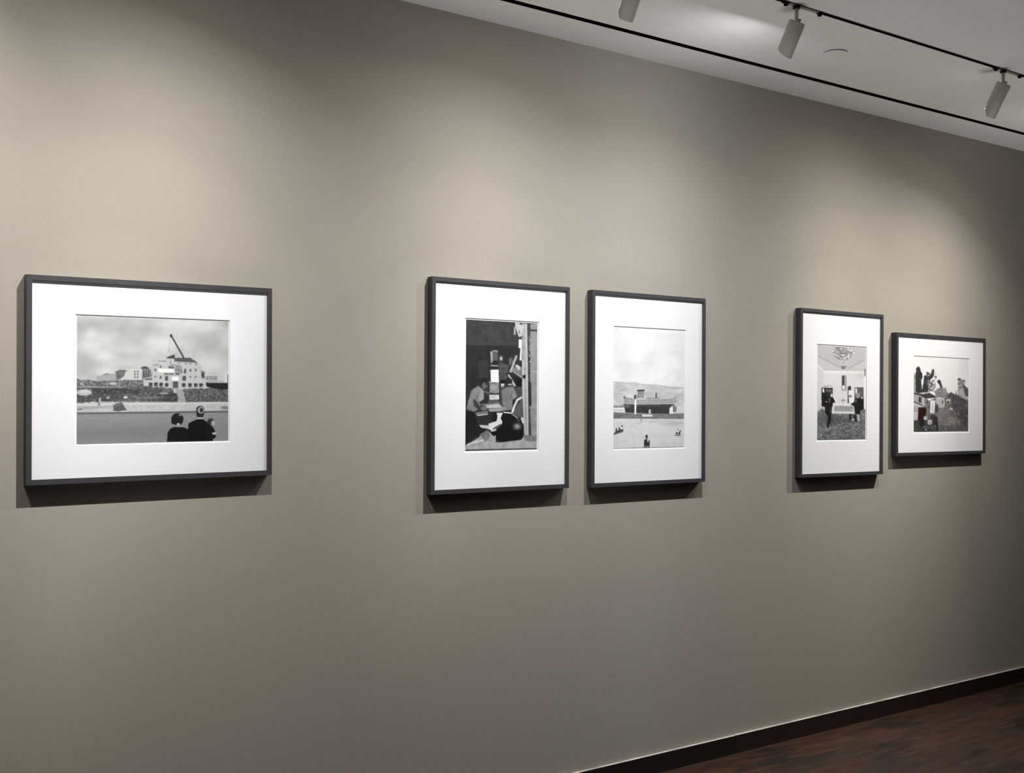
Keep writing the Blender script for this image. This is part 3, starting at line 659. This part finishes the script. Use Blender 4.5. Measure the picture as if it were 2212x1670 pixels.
# ------------------------------------------------------------------ lighting track and spotlights
tr = thing('lighting_track', 'thin dark lighting track running along the white ceiling', 'lighting track', (3.0, (TRK[0] + TRK[1])/2, HC))
yc = (TRK[1] - TRK[0])/2
bm = bmesh.new()
box(bm, -5.9, 5.9, -yc, -yc + .002, -.0015, .05)
box(bm, -5.9, 5.9, yc - .002, yc, -.0015, .05)
box(bm, -5.9, 5.9, -yc, yc, .05, .053)
obj('track_channel', bm, M['track'], tr)
bm = bmesh.new()
box(bm, -5.9, 5.9, -yc + .002, yc - .002, .006, .05)
obj('track_insert', bm, M['black'], tr)

TILT = math.radians(30)
def head_mesh(cut, length, plane, r=.0305):
    """open tube pointing down -Z; lower rim cut obliquely on the wall side (+Y) by `cut` metres"""
    bm = bmesh.new(); n = 40; th = .002
    rings = []
    def rg(rad, zf):
        return [bm.verts.new((rad*math.cos(2*PI*i/n), rad*math.sin(2*PI*i/n), zf(2*PI*i/n))) for i in range(n)]
    bottom = lambda a: -length + cut*((math.sin(a) + 1)/2 if plane else max(0., math.sin(a)*.97 - math.cos(a)*.25 + .1))
    rings.append(rg(.004, lambda a: 0.0))
    rings.append(rg(r - .004, lambda a: 0.0))
    rings.append(rg(r - .001, lambda a: -.0015))
    rings.append(rg(r, lambda a: -.005))
    rings.append(rg(r, lambda a: bottom(a)))
    rings.append(rg(r - th, lambda a: bottom(a)))
    rings.append(rg(r - th, lambda a: -length + .055))
    for k, (a, b) in enumerate(zip(rings, rings[1:])):
        for i in range(n):
            j = (i + 1) % n
            f = bm.faces.new([a[i], a[j], b[j], b[i]]); f.material_index = 1 if k == 5 else 0
    bm.faces.new(rings[0])
    return bm

def spot(x, label, aim, power, col, cut, length=.128, lens_in=.027, spill=12.0, twist=0.0):
    y = -.835
    t = thing('track_spotlight', label, 'spotlight', (x, y, HC), (0, 0, 0), 'white cylindrical spotlights on the ceiling track')
    # grey adapter in the track slot with a black clip at each end
    a0, a1 = (-.058, .130)
    bm = bmesh.new(); box(bm, a0 + .012, a1 - .012, -.0085, .0085, -.0045, .0055)
    ad = obj('adapter', bm, M['adapter'], t)
    for cxx in (a0, a1):
        bm = bmesh.new(); box(bm, cxx - .013, cxx + .013, -.009, .009, -.0055, .0055)
        box(bm, cxx - .006, cxx + .006, -.006, .006, -.015, -.004)
        obj('clip', bm, M['black'], ad)
    bm = bmesh.new(); bmesh.ops.create_cone(bm, cap_ends=True, segments=24, radius1=.013, radius2=.013, depth=.010,
                                            matrix=Matrix.Translation((0, 0, -.009)))
    obj('collar', bm, M['black'], t, smooth=False)
    bm = bmesh.new(); bmesh.ops.create_cone(bm, cap_ends=True, segments=20, radius1=.0068, radius2=.0068, depth=.062,
                                            matrix=Matrix.Translation((0, 0, -.036)))
    obj('stem', bm, M['lamp'], t)
    # rotated head
    R = Matrix.Rotation(twist, 4, 'Z') @ Matrix.Rotation(TILT, 4, 'X')
    hd = obj('lamp_head', head_mesh(cut, length, lens_in < .01), [M['lamp'], M['black']], t, smooth=False)
    for p in hd.data.polygons: p.use_smooth = abs(p.normal.z) < .5
    hd.matrix_local = Matrix.Translation((0, -.004, -.062)) @ R
    bm = bmesh.new(); bmesh.ops.create_cone(bm, cap_ends=True, segments=20, radius1=.011, radius2=.011, depth=.02)
    obj('knuckle', bm, M['lamp'], hd, loc=(0, 0, .001))
    # lens disc
    bm = bmesh.new(); bmesh.ops.create_circle(bm, cap_ends=True, segments=32, radius=.0280)
    ln = obj('lens', bm, emission('lamp_glow', col, spill), hd, loc=(0, 0, -length + lens_in + (cut/2 if lens_in < .01 else 0)),
             rot=(math.atan(cut/.061) if lens_in < .01 else 0, 0, 0))
    # the beam
    L = bpy.data.lights.new('lamp_beam', 'SPOT')
    L.energy = power*EN; L.color = col; L.spot_size = math.radians(176); L.spot_blend = .08
    L.shadow_soft_size = .006
    beam_nodes(L)
    lo = bpy.data.objects.new('lamp_beam', L); C.objects.link(lo)
    tip = Matrix.Translation((x, y, HC)) @ Matrix.Translation((0, -.004, -.062)) @ R @ Vector((0, 0, -length - .007))
    lo.location = tip
    d = Vector((aim[0], 0, aim[1])) - tip
    lo.rotation_euler = d.to_track_quat('-Z', 'Y').to_euler()
    return t

def beam_nodes(L):
    """photometric distribution of the reflector lamps: hot centre, broad field, soft edge"""
    L.use_nodes = True
    nt = L.node_tree; N = nt.nodes; K = nt.links
    em = [n for n in N if n.type == 'EMISSION'][0]
    tc = N.new('ShaderNodeTexCoord'); sp = N.new('ShaderNodeSeparateXYZ')
    K.new(tc.outputs['Normal'], sp.inputs[0])
    def mth(op, a, b=None):
        n = N.new('ShaderNodeMath'); n.operation = op
        for k, v in enumerate((a, b)):
            if v is None: continue
            if isinstance(v, (int, float)): n.inputs[k].default_value = v
            else: K.new(v, n.inputs[k])
        return n.outputs[0]
    th = mth('ARCCOSINE', mth('MINIMUM', mth('ABSOLUTE', sp.outputs['Z']), 1.0))
    rp = N.new('ShaderNodeValToRGB'); e = rp.color_ramp.elements
    K.new(mth('DIVIDE', th, math.radians(95)), rp.inputs['Fac'])
    top = max(v for _, v in PROF)
    while len(e) < len(PROF): e.new(.5)
    for q, (t_, v) in zip(e, PROF): q.position = 0
    for k, (t_, v) in enumerate(PROF):
        e[k].position = t_/95.
    for k, (t_, v) in enumerate(PROF): e[k].color = (v/top, v/top, v/top, 1)
    tot = mth('MULTIPLY', rp.outputs['Color'], top)
    K.new(tot, em.inputs['Strength'])

EN = 111; FILL_EN = 66
PROF = ((0, 3.147), (8, 2.431), (16, 1.834), (24, 1.151), (32, .847), (40, .5335), (48, .3495), (56, .180), (66, .04), (80, .0), (95, .0))
WARM = (1.0, .985, .955); WARM2 = (1.0, .972, .915); NEUT = (1.0, .97, .93); COOL = (.955, .98, 1.0)
SP = [
 (.30, 'white track spotlight out of frame, lighting the left end of the wall', (-.208, 2.210), 1.14, WARM, .02),
 (1.28, 'white track spotlight above the wide crane photograph', (.951, .9405), .629, WARM, .02),
 (2.53, 'white cylindrical spotlight cut off by the top edge, leftmost lamp seen', (2.3265, 1.165), .44, WARM, .04, .150, .027, 110),
 (3.308, 'white cylindrical spotlight beside the round ceiling plate, square-ended', (3.323, .2606), .50, COOL, .024, .130, .002, 350),
 (4.665, 'white cylindrical spotlight with slanted mouth, nearest the right edge', (4.452, 1.529), .242, WARM2, .04, .150),
 (5.55, 'white track spotlight beyond the right edge of the frame', (4.356, -1.066), .83, WARM2, .024, .130, .002, 90),
]
for s in SP: spot(*s)

# round cover plate on the ceiling
cp = thing('ceiling_cover_plate', 'small round white cover plate on the ceiling between two spotlights', 'cover plate', (3.886, -.552, HC))
bm = bmesh.new(); bmesh.ops.create_cone(bm, cap_ends=True, segments=48, radius1=.048, radius2=.048, depth=.002, matrix=Matrix.Translation((0, 0, -.0045)))
obj('plate', bm, M['cover'], cp)
bm = bmesh.new(); bmesh.ops.create_cone(bm, cap_ends=True, segments=32, radius1=.042, radius2=.042, depth=.0036, matrix=Matrix.Translation((0, 0, -.0018)))
obj('neck', bm, M['black'], cp)

# added fill lights at floor level, outside the view, to brighten the ceiling
for x in (-.6, 1.2, 3.0, 5.2, 7.0):
    L = bpy.data.lights.new('ceiling_fill', 'SPOT'); L.energy = FILL_EN; L.color = (1, .975, .955)
    L.spot_size = math.radians(84); L.spot_blend = 1; L.shadow_soft_size = .5
    o = bpy.data.objects.new('ceiling_fill', L); C.objects.link(o); o.location = (x, -.88, .12)
    o.rotation_euler = (PI, 0, 0)

# ------------------------------------------------------------------ world, camera, view
w = bpy.data.worlds.new('dim_room'); SC.world = w; w.use_nodes = True
w.node_tree.nodes['Background'].inputs['Color'].default_value = (0, 0, 0, 1)

cam = bpy.data.cameras.new('camera'); co = bpy.data.objects.new('camera', cam); C.objects.link(co)
yaw, pitch, roll = .62668286, .0133014, .00681776
cy, sy, cp_, sp_ = math.cos(yaw), math.sin(yaw), math.cos(pitch), math.sin(pitch)
fwd = Vector((sy*cp_, cy*cp_, sp_)); right = Vector((cy, -sy, 0)); up = right.cross(fwd)
r2 = math.cos(roll)*right + math.sin(roll)*up; u2 = -math.sin(roll)*right + math.cos(roll)*up
mw = Matrix(((r2.x, u2.x, -fwd.x, 0), (r2.y, u2.y, -fwd.y, -3.63674573), (r2.z, u2.z, -fwd.z, 1.57959583), (0, 0, 0, 1)))
co.matrix_world = mw
cam.sensor_width = 36; cam.sensor_fit = 'HORIZONTAL'; cam.lens = 2485.589/2212*36
cam.clip_start = .05
SC.camera = co
SC.view_settings.view_transform = 'Standard'; SC.view_settings.look = 'None'
SC.view_settings.exposure = 0; SC.view_settings.gamma = 1; SC.view_settings.use_curve_mapping = False
